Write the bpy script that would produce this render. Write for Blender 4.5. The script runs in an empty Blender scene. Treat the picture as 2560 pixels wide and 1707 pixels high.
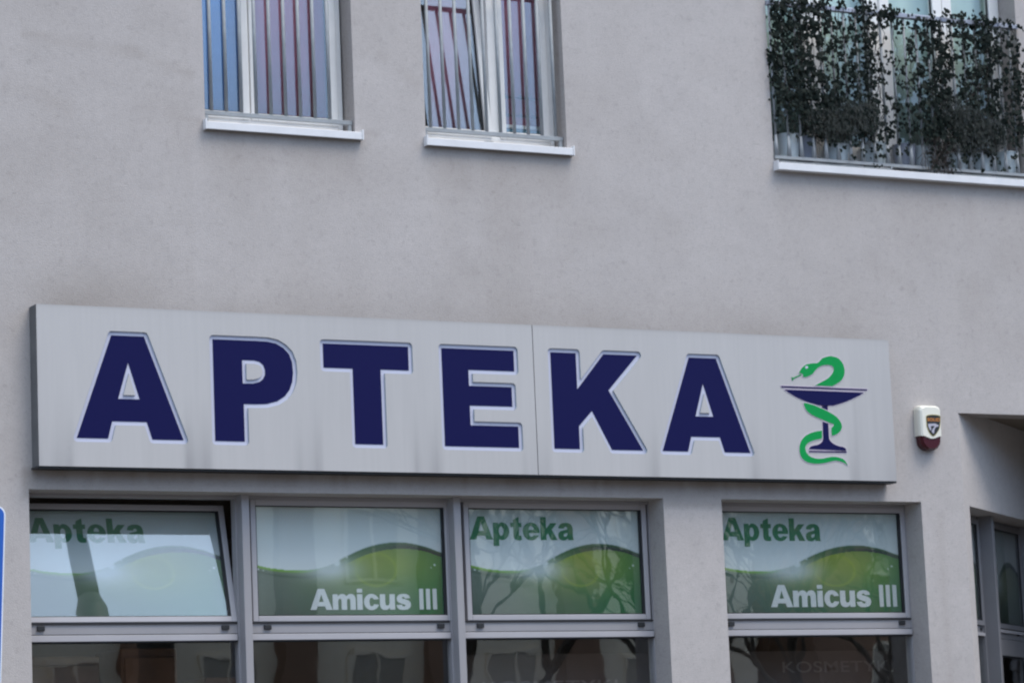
import bpy, bmesh, math, random
from mathutils import Vector, Matrix
R = math.radians
S = bpy.context.scene
COL = S.collection

# ---------------------------------------------------------------- camera
cam = bpy.data.objects.new('camera', bpy.data.cameras.new('camera')); COL.objects.link(cam); S.camera = cam
cam.data.sensor_width = 36; cam.data.lens = 112.5; cam.data.clip_end = 1000; cam.data.clip_start = 0.2
rt = Vector((0.88386207, -0.46581821, -0.04244106)); up = Vector((-0.03524371, -0.1567993, 0.98700145)); fw = Vector((0.46641798, 0.87087736, 0.15500611))
cam.matrix_world = Matrix(((rt.x, up.x, -fw.x, -10.1213), (rt.y, up.y, -fw.y, -18.898), (rt.z, up.z, -fw.z, 1.6564), (0, 0, 0, 1)))
cam.data.dof.use_dof = True; cam.data.dof.focus_distance = 19.6; cam.data.dof.aperture_fstop = 5.6

# ---------------------------------------------------------------- world: overcast, slightly blue
w = bpy.data.worlds.new('World'); S.world = w; w.use_nodes = True
nt = w.node_tree; nt.nodes.clear(); N = nt.nodes.new; Lk = nt.links.new
SUN_EL, SUN_AZ = R(60), R(146)
sky = N('ShaderNodeTexSky'); sky.sky_type = 'NISHITA'; sky.sun_disc = False; sky.sun_elevation = SUN_EL; sky.sun_rotation = SUN_AZ
b1 = N('ShaderNodeBackground'); b1.inputs[1].default_value = 0.05; Lk(sky.outputs[0], b1.inputs[0])
tc = N('ShaderNodeTexCoord'); sp = N('ShaderNodeSeparateXYZ'); Lk(tc.outputs['Generated'], sp.inputs[0])
cr = N('ShaderNodeValToRGB'); Lk(sp.outputs['Z'], cr.inputs[0])
cr.color_ramp.elements[0].position = 0.0; cr.color_ramp.elements[0].color = (.40, .44, .52, 1)
cr.color_ramp.elements[1].position = .8; cr.color_ramp.elements[1].color = (1.45, 1.50, 1.60, 1)
for ps, c_ in ((.14, (.46, .68, 1.08, 1)), (.34, (.55, .82, 1.32, 1)), (.55, (1.05, 1.30, 1.60, 1))): e_ = cr.color_ramp.elements.new(ps); e_.color = c_
cn = N('ShaderNodeTexNoise'); cn.inputs['Scale'].default_value = 2.2; cn.inputs['Detail'].default_value = 4; Lk(tc.outputs['Generated'], cn.inputs['Vector'])
cm = N('ShaderNodeMapRange'); cm.inputs[1].default_value = .3; cm.inputs[2].default_value = .7; cm.inputs[3].default_value = .72; cm.inputs[4].default_value = 1.08; Lk(cn.outputs[0], cm.inputs[0])
b2 = N('ShaderNodeBackground'); Lk(cr.outputs[0], b2.inputs[0]); Lk(cm.outputs[0], b2.inputs[1])
ad = N('ShaderNodeAddShader'); Lk(b1.outputs[0], ad.inputs[0]); Lk(b2.outputs[0], ad.inputs[1])
wo = N('ShaderNodeOutputWorld'); Lk(ad.outputs[0], wo.inputs[0])

sun = bpy.data.objects.new('sun', bpy.data.lights.new('sun', 'SUN')); COL.objects.link(sun)
sun.data.energy = 1.9; sun.data.angle = R(28); sun.data.color = (1, .93, .84)
sd = Vector((math.sin(SUN_AZ) * math.cos(SUN_EL), math.cos(SUN_AZ) * math.cos(SUN_EL), math.sin(SUN_EL)))
sun.rotation_euler = sd.to_track_quat('Z', 'Y').to_euler()

S.view_settings.view_transform = 'Standard'; S.view_settings.look = 'None'; S.view_settings.exposure = 0.25; S.view_settings.gamma = 1
S.cycles.max_bounces = 8; S.cycles.transparent_max_bounces = 24; S.cycles.use_denoising = True
S.cycles.filter_width = 2.2

# ---------------------------------------------------------------- materials
def lin(c): c /= 255; return c / 12.92 if c <= .04045 else ((c + .055) / 1.055) ** 2.4
def rgb(r, g, b): return (lin(r), lin(g), lin(b), 1)
def mat(name, col, rough=.6, metal=0, noise=None, bump=None, spec=.5, attr=None, attrcol=None, stretch=None, specks=False):
    """noise=(scale, amount) colour mottling, bump=(scale, strength, distance), attr darkens toward attrcol"""
    m = bpy.data.materials.new(name); m.use_nodes = True; t = m.node_tree; p = t.nodes['Principled BSDF']
    p.inputs['Base Color'].default_value = col; p.inputs['Roughness'].default_value = rough; p.inputs['Metallic'].default_value = metal
    p.inputs['Specular IOR Level'].default_value = spec
    co = t.nodes.new('ShaderNodeTexCoord'); vec = co.outputs['Object']
    out = None
    if noise:
        src = vec
        if stretch:
            mp = t.nodes.new('ShaderNodeMapping'); mp.inputs['Scale'].default_value = stretch; t.links.new(vec, mp.inputs[0]); src = mp.outputs[0]
        prev = None
        for (sc, am) in (noise if isinstance(noise[0], tuple) else (noise,)):
            n = t.nodes.new('ShaderNodeTexNoise'); n.inputs['Scale'].default_value = sc; n.inputs['Detail'].default_value = 5; n.inputs['Roughness'].default_value = .6; t.links.new(src, n.inputs['Vector'])
            mr = t.nodes.new('ShaderNodeMapRange'); mr.inputs[1].default_value = .25; mr.inputs[2].default_value = .75; mr.inputs[3].default_value = 1 - am; mr.inputs[4].default_value = 1 + am; t.links.new(n.outputs[0], mr.inputs[0])
            if prev is None: prev = mr.outputs[0]
            else:
                mu = t.nodes.new('ShaderNodeMath'); mu.operation = 'MULTIPLY'; t.links.new(prev, mu.inputs[0]); t.links.new(mr.outputs[0], mu.inputs[1]); prev = mu.outputs[0]
        mx = t.nodes.new('ShaderNodeVectorMath'); mx.operation = 'SCALE'; mx.inputs[0].default_value = col[:3]; t.links.new(prev, mx.inputs['Scale']); out = mx.outputs[0]
    if attr:
        at = t.nodes.new('ShaderNodeAttribute'); at.attribute_name = attr
        mc = t.nodes.new('ShaderNodeMix'); mc.data_type = 'RGBA'; t.links.new(at.outputs['Fac'], mc.inputs[0])
        if out: t.links.new(out, mc.inputs[6])
        else: mc.inputs[6].default_value = col
        mc.inputs[7].default_value = attrcol; out = mc.outputs[2]
    if specks:      # pits and small dirty spots of the render coat
        for sc, lo, hi, am in ((16, .56, .72, .17), (55, .54, .70, .18), (5.5, .58, .76, .13)):
            n = t.nodes.new('ShaderNodeTexNoise'); n.inputs['Scale'].default_value = sc; n.inputs['Detail'].default_value = 3; n.inputs['Roughness'].default_value = .7; t.links.new(vec, n.inputs['Vector'])
            mr = t.nodes.new('ShaderNodeMapRange'); mr.inputs[1].default_value = lo; mr.inputs[2].default_value = hi; mr.inputs[3].default_value = 0; mr.inputs[4].default_value = am; t.links.new(n.outputs[0], mr.inputs[0])
            mc = t.nodes.new('ShaderNodeMix'); mc.data_type = 'RGBA'; t.links.new(mr.outputs[0], mc.inputs[0]); t.links.new(out, mc.inputs[6]); mc.inputs[7].default_value = (.12, .105, .095, 1); out = mc.outputs[2]
    if out: t.links.new(out, p.inputs['Base Color'])
    if bump:
        n = t.nodes.new('ShaderNodeTexNoise'); n.inputs['Scale'].default_value = bump[0]; n.inputs['Detail'].default_value = 6; t.links.new(vec, n.inputs['Vector'])
        bm_ = t.nodes.new('ShaderNodeBump'); bm_.inputs['Strength'].default_value = bump[1]; bm_.inputs['Distance'].default_value = bump[2]; t.links.new(n.outputs[0], bm_.inputs['Height']); t.links.new(bm_.outputs[0], p.inputs['Normal'])
    return m
def glass(name, refl=1.5, tint=(.975, .985, .98, 1), wob=.5, dist=.004, scale=2.5, seed=0, cap=.14):
    m = bpy.data.materials.new(name); m.use_nodes = True; t = m.node_tree; t.nodes.clear()
    o = t.nodes.new('ShaderNodeOutputMaterial'); mx = t.nodes.new('ShaderNodeMixShader'); tr = t.nodes.new('ShaderNodeBsdfTransparent'); gl = t.nodes.new('ShaderNodeBsdfGlossy')
    gl.inputs['Roughness'].default_value = 0.0; tr.inputs[0].default_value = tint
    fr = t.nodes.new('ShaderNodeFresnel'); fr.inputs[0].default_value = 1.52
    mu = t.nodes.new('ShaderNodeMath'); mu.operation = 'MULTIPLY'; mu.inputs[1].default_value = refl; mu.use_clamp = True; mn = t.nodes.new('ShaderNodeMath'); mn.operation = 'MINIMUM'; mn.inputs[1].default_value = cap
    t.links.new(fr.outputs[0], mu.inputs[0]); t.links.new(mu.outputs[0], mn.inputs[0]); t.links.new(mn.outputs[0], mx.inputs[0]); t.links.new(tr.outputs[0], mx.inputs[1]); t.links.new(gl.outputs[0], mx.inputs[2]); t.links.new(mx.outputs[0], o.inputs[0])
    co = t.nodes.new('ShaderNodeTexCoord'); mp = t.nodes.new('ShaderNodeMapping'); mp.inputs['Location'].default_value = (seed, seed * 2, 0); n = t.nodes.new('ShaderNodeTexNoise'); n.inputs['Scale'].default_value = scale; n.inputs['Detail'].default_value = 2
    b = t.nodes.new('ShaderNodeBump'); b.inputs['Strength'].default_value = wob; b.inputs['Distance'].default_value = dist
    t.links.new(co.outputs['Object'], mp.inputs[0]); t.links.new(mp.outputs[0], n.inputs['Vector']); t.links.new(n.outputs[0], b.inputs['Height']); t.links.new(b.outputs[0], gl.inputs['Normal'])
    return m
def attrmat(name, rough=.5, dim=0):
    m = bpy.data.materials.new(name); m.use_nodes = True; t = m.node_tree; p = t.nodes['Principled BSDF']; p.inputs['Roughness'].default_value = rough
    a = t.nodes.new('ShaderNodeAttribute'); a.attribute_name = 'print'; hs = t.nodes.new('ShaderNodeHueSaturation'); hs.inputs['Saturation'].default_value = 1 - dim; hs.inputs['Value'].default_value = 1 - dim * .75; t.links.new(a.outputs['Color'], hs.inputs['Color']); t.links.new(hs.outputs[0], p.inputs['Base Color']); return m
M = {
 'plaster': mat('plaster', (.445, .408, .388, 1), .95, noise=((.8, .05), (4.5, .045), (22, .05), (130, .09)), bump=(120, .6, .005), spec=.2, attr='stain_shade', attrcol=(.23, .19, .155, 1), specks=True),
 'alu': mat('grey_aluminium', (.315, .30, .305, 1), .45, .0, noise=(3, .05)),
 'alu_light': mat('light_aluminium', (.41, .39, .40, 1), .42, .0, noise=(3, .05)),
 'gasket': mat('black_gasket', (.015, .016, .018, 1), .6),
 'white': mat('white_plastic', (.78, .76, .73, 1), .4, noise=((2, .05), (9, .04))),
 'sill': mat('white_metal_sill', (.68, .67, .67, 1), .4, noise=((2, .05), (12, .05))),
 'galv': mat('galvanised_steel', (.26, .275, .285, 1), .6, .0, noise=((6, .12), (40, .1))),
 'galv_l': mat('pale_galvanised_rail', (.35, .37, .43, 1), .5, .3, noise=(10, .12)),
 'red': mat('dark_red_fabric', (.42, .12, .19, 1), .9, noise=((5, .15),)),
 'blue': mat('blue_fabric', (.03, .22, .62, 1), .9, noise=((5, .12),)),
 'mint': mat('mint_fabric', (.52, .65, .575, 1), .9, noise=((3, .05),)),
 'hem': mat('hem_thread', (.06, .01, .02, 1), .9),
 'teal': mat('teal_board', (.12, .3, .36, 1), .7),
 'panel': mat('painted_sign_metal', (.455, .435, .42, 1), .42, noise=((1.0, .02), (3, .025)), stretch=(14, 1, .8), attr='stain_shade', attrcol=(.2, .19, .19, 1)),
 'panel_side': mat('dark_sign_edge', (.11, .11, .11, 1), .8, noise=((5, .2),)),  # sign sides, a much darker grey than the front
 'navy': mat('navy_acrylic', (.007, .007, .058, 1), .4, spec=.12),
 'halo': mat('white_acrylic_border', (.50, .50, .60, 1), .35),
 'side_acr': mat('grey_acrylic_edge', (.30, .35, .36, 1), .5),
 'green': mat('green_vinyl', (.003, .27, .06, 1), .5, noise=(6, .08), spec=.15),
 'pinkline': mat('pale_vinyl_edge', (.6, .5, .58, 1), .5),
 'siren_w': mat('siren_white', (.74, .71, .61, 1), .35),
 'siren_r': mat('siren_red', (.055, .004, .008, 1), .25),
 'orange': mat('orange_print', (.62, .22, .03, 1), .5),
 'black': mat('black_print', (.01, .012, .012, 1), .5),
 'gold': mat('gold_print', (.35, .28, .06, 1), .5),
 'greyp': mat('grey_print', (.42, .4, .46, 1), .5),
 'signblue': mat('sign_blue', (.015, .10, .42, 1), .35, noise=(2, .1)),
 'signwhite': mat('sign_white', (.75, .78, .82, 1), .4),
 'room': mat('interior_plaster', (.22, .2, .17, 1), .9),
 'roomdark': mat('interior_dark', (.12, .10, .08, 1), .9),
 'wood': mat('brown_cabinet', (.16, .075, .04, 1), .6, noise=(4, .3)),
 'text_green': mat('green_lettering', (.03, .20, .08, 1), .5),
 'text_white': mat('white_lettering', (.62, .66, .67, 1), .5),
 'film': attrmat('printed_film'), 'film_shade': attrmat('shaded_film', dim=.6), 'alu_shade': mat('shaded_aluminium', (.20, .195, .205, 1), .45, noise=(3, .06)),  # niche copies of film and aluminium, darkened for the shade in there
 'leaf': mat('ivy_leaf', (.006, .011, .008, 1), .7, noise=(30, .6), spec=.15),
 'stemm': mat('ivy_stem', (.03, .022, .018, 1), .9),
 'bush': mat('lavender_leaf', (.035, .041, .036, 1), .8, noise=(20, .4)),
 'pot': mat('white_planter', (.50, .56, .58, 1), .45, noise=(8, .06)),
 'pot_g': mat('grey_planter', (.20, .22, .27, 1), .5, noise=(8, .06)),
 'soil': mat('soil', (.02, .015, .01, 1), .95),
 'asphalt': mat('asphalt', (.05, .05, .052, 1), .9, noise=((2, .1), (60, .2)), bump=(90, .4, .01)),
 'paving': mat('paving', (.11, .105, .10, 1), .9, noise=((1, .1), (20, .15))),
 'beige': mat('beige_render', (.85, .76, .60, 1), .9, noise=((.4, .06), (6, .05))),
 'brick': mat('brown_cladding', (.25, .15, .10, 1), .85, noise=((1.2, .2), (15, .2))),
 'bark': mat('bark', (.055, .05, .042, 1), .95, noise=(12, .3)),
 'pole': mat('dark_green_paint', (.025, .035, .032, 1), .5),
 'gl_fr': glass('french_window_glass', 1.1, wob=.12, dist=.004, scale=1.5, cap=.1),
 'gl_up': glass('window_glass', 2.9, cap=.3, wob=.12, dist=.004, scale=1.5),
 'gl_a': glass('shop_glass', 1.8, wob=.2, dist=.003, scale=1.6, seed=1.3),
 'gl_b': glass('wavy_shop_glass', 2.2, wob=.25, dist=.0025, scale=3.2, seed=4.1),
 'gl_w': glass('wavy_display_glass', 1.5, wob=.35, dist=.003, scale=2.0, seed=7.7),
 'gl_t': glass('tilted_glass', 3.3, cap=.3, wob=.05, dist=.003, scale=1.2, seed=2),
}
# ---------------------------------------------------------------- helpers
def link(name, me, parent=None, loc=(0, 0, 0), rot=(0, 0, 0)):
    o = bpy.data.objects.new(name, me); COL.objects.link(o); o.location = loc; o.rotation_euler = rot
    if parent is not None: o.parent = parent
    return o
def tag(o, label=None, cat=None, group=None, kind=None):
    for k, v in (('label', label), ('category', cat), ('group', group), ('kind', kind)):
        if v: o[k] = v
    return o
def empty(name, loc=(0, 0, 0), rot=(0, 0, 0), **k): return tag(link(name, None, None, loc, rot), **k)
class MB:
    def __init__(s): s.v = []; s.f = []; s.mi = []; s.m = 0; s.X = None
    def add(s, vs, fs):
        n = len(s.v)
        if s.X: vs = [tuple(s.X @ Vector(p)) for p in vs]
        s.v += vs; s.f += [tuple(i + n for i in f) for f in fs]; s.mi += [s.m] * len(fs)
    def box(s, x0, x1, y0, y1, z0, z1):
        s.add([(x0, y0, z0), (x1, y0, z0), (x1, y1, z0), (x0, y1, z0), (x0, y0, z1), (x1, y0, z1), (x1, y1, z1), (x0, y1, z1)],
              [(0, 3, 2, 1), (4, 5, 6, 7), (0, 1, 5, 4), (1, 2, 6, 5), (2, 3, 7, 6), (3, 0, 4, 7)]); return s
    def quad(s, *p): s.add(list(p), [tuple(range(len(p)))]); return s
    def frame(s, x0, x1, z0, z1, w, y0, y1, wb=None, wt=None):
        wb = w if wb is None else wb; wt = w if wt is None else wt
        s.box(x0, x0 + w, y0, y1, z0, z1); s.box(x1 - w, x1, y0, y1, z0, z1)
        s.box(x0 + w, x1 - w, y0, y1, z0, z0 + wb); s.box(x0 + w, x1 - w, y0, y1, z1 - wt, z1); return s
    def tube(s, p, q, r0, r1=None, n=6, cap=True):
        r1 = r0 if r1 is None else r1; p = Vector(p); q = Vector(q); d = (q - p).normalized()
        a = d.cross((0, 0, 1) if abs(d.z) < .9 else (1, 0, 0)).normalized(); b = d.cross(a)
        vs = []
        for c, r in ((p, r0), (q, r1)):
            for i in range(n):
                t = 2 * math.pi * i / n; vs.append(tuple(c + a * math.cos(t) * r + b * math.sin(t) * r))
        fs = [(i, (i + 1) % n, n + (i + 1) % n, n + i) for i in range(n)]
        if cap: fs += [tuple(range(n - 1, -1, -1)), tuple(range(n, 2 * n))]
        s.add(vs, fs); return s
    def lathe(s, c, prof, n=28):
        vs = []; fs = []
        for r, z in prof:
            for i in range(n):
                t = 2 * math.pi * i / n; vs.append((c[0] + r * math.cos(t), c[1] + r * math.sin(t), c[2] + z))
        for k in range(len(prof) - 1):
            for i in range(n): fs.append((k * n + i, k * n + (i + 1) % n, (k + 1) * n + (i + 1) % n, (k + 1) * n + i))
        s.add(vs, fs); return s
    def build(s, name, m, parent=None, loc=(0, 0, 0), rot=(0, 0, 0), bevel=0, smooth=False):
        me = bpy.data.meshes.new(name); me.from_pydata(s.v, [], s.f)
        for mm in (m if isinstance(m, (list, tuple)) else [m]): me.materials.append(mm)
        me.polygons.foreach_set('material_index', s.mi)
        if smooth: me.polygons.foreach_set('use_smooth', [True] * len(me.polygons))
        me.update(); o = link(name, me, parent, loc, rot)
        if bevel: b = o.modifiers.new('bevel', 'BEVEL'); b.width = bevel; b.segments = 2; b.limit_method = 'ANGLE'
        return o
def offset_ring(pts, d, arc=4):
    """grow a closed ring by d to its right-hand side, rounding convex corners"""
    out = []; n = len(pts)
    for i in range(n):
        a, b, c = Vector(pts[i - 1]), Vector(pts[i]), Vector(pts[(i + 1) % n])
        e0 = (b - a).normalized(); e1 = (c - b).normalized(); n0 = Vector((e0.y, -e0.x)); n1 = Vector((e1.y, -e1.x))
        cr_ = e0.x * e1.y - e0.y * e1.x
        if cr_ > .02:
            a0 = math.atan2(n0.y, n0.x); a1 = math.atan2(n1.y, n1.x)
            while a1 < a0: a1 += 2 * math.pi
            k = max(1, int((a1 - a0) / .35))
            for j in range(k + 1):
                t = a0 + (a1 - a0) * j / k; out.append((b.x + d * math.cos(t), b.y + d * math.sin(t)))
        else:
            h = (n0 + n1); h = h / max(.2, h.dot(n0)) if h.length > 1e-6 else n0
            out.append((b.x + h.x * d, b.y + h.y * d))
    return out
def area(p): return sum(p[i - 1][0] * p[i][1] - p[i][0] * p[i - 1][1] for i in range(len(p))) / 2
def plate(name, rings, y0, y1, m, parent=None, loc=(0, 0, 0), grow=0, bev=0):
    """rings of (x,z) outlines -> solid plate standing in the XZ plane between y0 (front) and y1"""
    cu = bpy.data.curves.new(name, 'CURVE'); cu.dimensions = '2D'; cu.fill_mode = 'BOTH'; cu.extrude = abs(y1 - y0) / 2 - bev; cu.bevel_depth = bev
    for k, r in enumerate(rings):
        r = list(r)
        if (area(r) > 0) != (k == 0 or grow == 0): r = r[::-1]
        if grow: r = offset_ring(r, grow)
        sp_ = cu.splines.new('POLY'); sp_.points.add(len(r) - 1); sp_.use_cyclic_u = True
        for i, p in enumerate(r): sp_.points[i].co = (p[0], p[1], 0, 1)
    tmp = bpy.data.objects.new('tmp', cu); COL.objects.link(tmp); dg = bpy.context.evaluated_depsgraph_get()
    me = bpy.data.meshes.new_from_object(tmp.evaluated_get(dg)); bpy.data.objects.remove(tmp)
    me.transform(Matrix.Translation((0, (y0 + y1) / 2, 0)) @ Matrix.Rotation(R(90), 4, 'X'))
    me.materials.clear()
    ms = m if isinstance(m, (list, tuple)) else [m]
    for mm in ms: me.materials.append(mm)
    if len(ms) > 1:
        for p in me.polygons: p.material_index = 0 if p.normal.y < -.7 else 1
    else:
        for p in me.polygons: p.material_index = 0
    me.name = name
    return link(name, me, parent, loc)
def text(name, body, x0, x1, z0, z1, y, m, parent=None, bold=.03, thick=.0006):
    """flat lettering with cap height z0..z1 between x0 and x1"""
    cu = bpy.data.curves.new(name, 'FONT'); cu.body = body; cu.offset = bold; cu.extrude = thick * 0 + .004; cu.space_character = 1.06
    tmp = bpy.data.objects.new('tmp', cu); COL.objects.link(tmp); dg = bpy.context.evaluated_depsgraph_get()
    me = bpy.data.meshes.new_from_object(tmp.evaluated_get(dg)); bpy.data.objects.remove(tmp)
    xs = [v.co.x for v in me.vertices]; cap = .729 + bold
    a, b = min(xs), max(xs)
    sx = (x1 - x0) / (b - a); sz = (z1 - z0) / (cap + bold)
    for v in me.vertices:
        x, yy, z = v.co
        v.co = ((x - a) * sx + x0, y + (-thick if z > 0 else 0), (yy + bold) * sz + z0)
    me.materials.clear(); me.materials.append(m); me.name = name
    for p in me.polygons: p.material_index = 0
    return link(name, me, parent)
def join(name, objs, parent):
    vs, fs, mi, ms = [], [], [], []
    for o in objs:
        n = len(vs); vs += [tuple(v.co) for v in o.data.vertices]
        for m_ in o.data.materials:
            if m_ not in ms: ms.append(m_)
        for p in o.data.polygons: fs.append(tuple(i + n for i in p.vertices)); mi.append(ms.index(o.data.materials[p.material_index]))
        bpy.data.objects.remove(o)
    me = bpy.data.meshes.new(name); me.from_pydata(vs, [], fs)
    for m_ in ms: me.materials.append(m_)
    me.polygons.foreach_set('material_index', mi); me.update(); return link(name, me, parent)
def ell(cx_, cy_, rx, ry, a0, a1, n=14):
    return [(cx_ + rx * math.cos(R(a0 + (a1 - a0) * k / n)), cy_ + ry * math.sin(R(a0 + (a1 - a0) * k / n))) for k in range(n + 1)]
GL = {   # heavy grotesque letters, cap height 1: advance, rings
 'A': (1.07, [[(0, 0), (.29, 0), (.345, .17), (.70, .17), (.755, 0), (1.05, 0), (.68, 1), (.37, 1)], [(.41, .38), (.64, .38), (.525, .74)]]),
 'p': (.80, [[(0, -.27), (.26, -.27), (.26, .03)] + ell(.40, .37, .335, .385, -100, 100) + [(.24, .66), (.24, .74), (0, .74)], ell(.365, .37, .11, .205, 0, 345)]),
 't': (.56, [[(.12, .20), (.14, .08), (.2, .01), (.3, -.02), (.42, -.02), (.5, 0), (.48, .19), (.42, .18), (.385, .2), (.38, .25), (.38, .55), (.5, .55), (.5, .74), (.38, .74), (.38, 1.0), (.12, .87), (.12, .74), (0, .74), (0, .55), (.12, .55)]]),
 'e': (.82, [[(.765, .30), (.27, .30), (.285, .22), (.33, .16), (.4, .14), (.46, .16), (.5, .21)] + ell(.385, .37, .385, .39, -27, -360, 26)[0:-1] + [(.77, .37)], [(.27, .44), (.50, .44), (.485, .53), (.445, .59), (.385, .61), (.325, .59), (.285, .53)]]),
 'k': (.79, [[(0, 0), (.26, 0), (.26, .2), (.34, .29), (.47, 0), (.77, 0), (.52, .46), (.77, .74), (.46, .74), (.26, .5), (.26, 1), (0, 1)]]),
 'a': (.79, [[(.49, 0), (.75, 0), (.72, .07), (.71, .15), (.71, .5), (.68, .62), (.62, .70), (.5, .755), (.37, .76), (.22, .74), (.11, .68), (.05, .58), (.04, .52), (.29, .50), (.32, .57), (.38, .59), (.43, .575), (.45, .52), (.45, .47), (.3, .44), (.13, .39), (.04, .31), (.02, .2), (.04, .09), (.12, .01), (.25, -.02), (.37, 0), (.46, .07)], [(.45, .32), (.33, .29), (.28, .25), (.275, .2), (.31, .15), (.37, .15), (.43, .19), (.45, .26)]]),
 'm': (1.17, [[(0, 0), (.26, 0), (.26, .4), (.29, .5), (.35, .54), (.41, .5), (.42, .42), (.42, 0), (.68, 0), (.68, .4), (.70, .5), (.76, .54), (.82, .51), (.84, .43), (.84, 0), (1.10, 0), (1.10, .5), (1.07, .65), (.98, .74), (.86, .76), (.75, .73), (.66, .64), (.59, .73), (.47, .76), (.35, .73), (.25, .64), (.24, .74), (0, .74)]]),
 'i': (.33, [[(0, 0), (.26, 0), (.26, .74), (0, .74)], [(0, .82), (.26, .82), (.26, 1), (0, 1)]]),
 'c': (.77, [ell(.37, .37, .37, .39, 20, 340, 24) + [(.48, .26), (.43, .18), (.37, .16), (.31, .185), (.275, .26), (.265, .37), (.27, .47), (.31, .55), (.37, .575), (.43, .56), (.48, .49)]]),
 'u': (.80, [[(.73, .74), (.47, .74), (.47, .33), (.44, .23), (.37, .19), (.29, .21), (.26, .3), (.26, .74), (0, .74), (0, .24), (.03, .1), (.12, .01), (.25, -.02), (.38, .01), (.48, .1), (.485, 0), (.73, 0)]]),
 's': (.77, [[(0, .22), (.26, .24), (.29, .17), (.36, .15), (.43, .17), (.44, .21), (.41, .24), (.27, .28), (.1, .35), (.03, .43), (.02, .54), (.06, .65), (.17, .73), (.35, .76), (.52, .74), (.63, .67), (.68, .55), (.43, .53), (.40, .59), (.34, .61), (.28, .59), (.27, .56), (.30, .53), (.42, .5), (.6, .44), (.69, .35), (.71, .23), (.67, .1), (.56, .01), (.37, -.02), (.16, 0), (.05, .08)]]),
 'I': (.33, [[(0, 0), (.2, 0), (.2, 1), (0, 1)]]), ' ': (.36, [])}
def words(name, body, x0, x1, z0, z1, y, m, par):
    w_ = sum(GL[c][0] for c in body) - (GL[body[-1]][0] - max(p[0] for r_ in GL[body[-1]][1] for p in r_)); sx = (x1 - x0) / w_; sz = z1 - z0; x = 0; obs = []
    for c in body:
        a, rings = GL[c]
        if c == 'i':
            for r_ in rings: obs.append(plate('t', [[(x0 + (x + p[0]) * sx, z0 + p[1] * sz) for p in r_]], y - .0008, y, m))
        elif rings: obs.append(plate('t', [[(x0 + (x + p[0]) * sx, z0 + p[1] * sz) for p in r_] for r_ in rings], y - .0008, y, m))
        x += a
    return join(name, obs, par)
rnd = random.Random(7)
def hz(x, z, s=0):   # value noise
    def h(i, j): return random.Random(i * 7349 + j * 911 + s * 31).random()
    i, j = math.floor(x), math.floor(z); fx, fz = x - i, z - j; fx = fx * fx * (3 - 2 * fx); fz = fz * fz * (3 - 2 * fz)
    return (h(i, j) * (1 - fx) + h(i + 1, j) * fx) * (1 - fz) + (h(i, j + 1) * (1 - fx) + h(i + 1, j + 1) * fx) * fz

# ================================================================ SETTING
g = MB(); g.quad((-150, -150, -.02), (150, -150, -.02), (150, 150, -.02), (-150, 150, -.02)); tag(g.build('ground', M['paving']), kind='structure')
g = MB(); g.box(-80, 80, -34, -11, -.018, -.004); tag(g.build('road', M['asphalt']), kind='structure')
g = MB(); g.box(-80, 80, -10.98, 0, -.018, .12); g.box(-80, 80, -11, -10.98, -.016, .125); tag(g.build('pavement', M['paving'], bevel=.01), kind='structure')

# ================================================================ THE APARTMENT BUILDING
BLD = empty('apartment_building', label='grey rendered apartment building with shopfront windows at street level', cat='building')
OPEN = [(-2.2, -1.12, 6.385, 7.95), (-.593, .497, 6.385, 7.95), (2.19, 4.43, 6.385, 8.75), (-3.455, 1.128, .55, 3.967), (1.598, 3.286, .55, 3.967), (3.662, 5.6, .14, 4.623)]
def frange(a, b, s): n = max(1, round((b - a) / s)); return [a + (b - a) * i / n for i in range(n + 1)]
def merge(vals, keys):
    out = sorted(set(round(v, 4) for v in vals))
    out = [v for v in out if all(abs(v - k) > .012 for k in keys)] + list(keys)
    return sorted(set(out))
kx = sorted({o[0] for o in OPEN} | {o[1] for o in OPEN}); kz = sorted({o[2] for o in OPEN} | {o[3] for o in OPEN})
XS = merge(frange(-12, -4.6, .8) + frange(-4.6, 5, .04) + frange(5, 12, .8), kx)
ZS = merge(frange(.14, 2.4, .4) + frange(2.4, 8.4, .04) + frange(8.4, 13, .8), kz)
def g01(x): return max(0., min(1., x))
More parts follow.
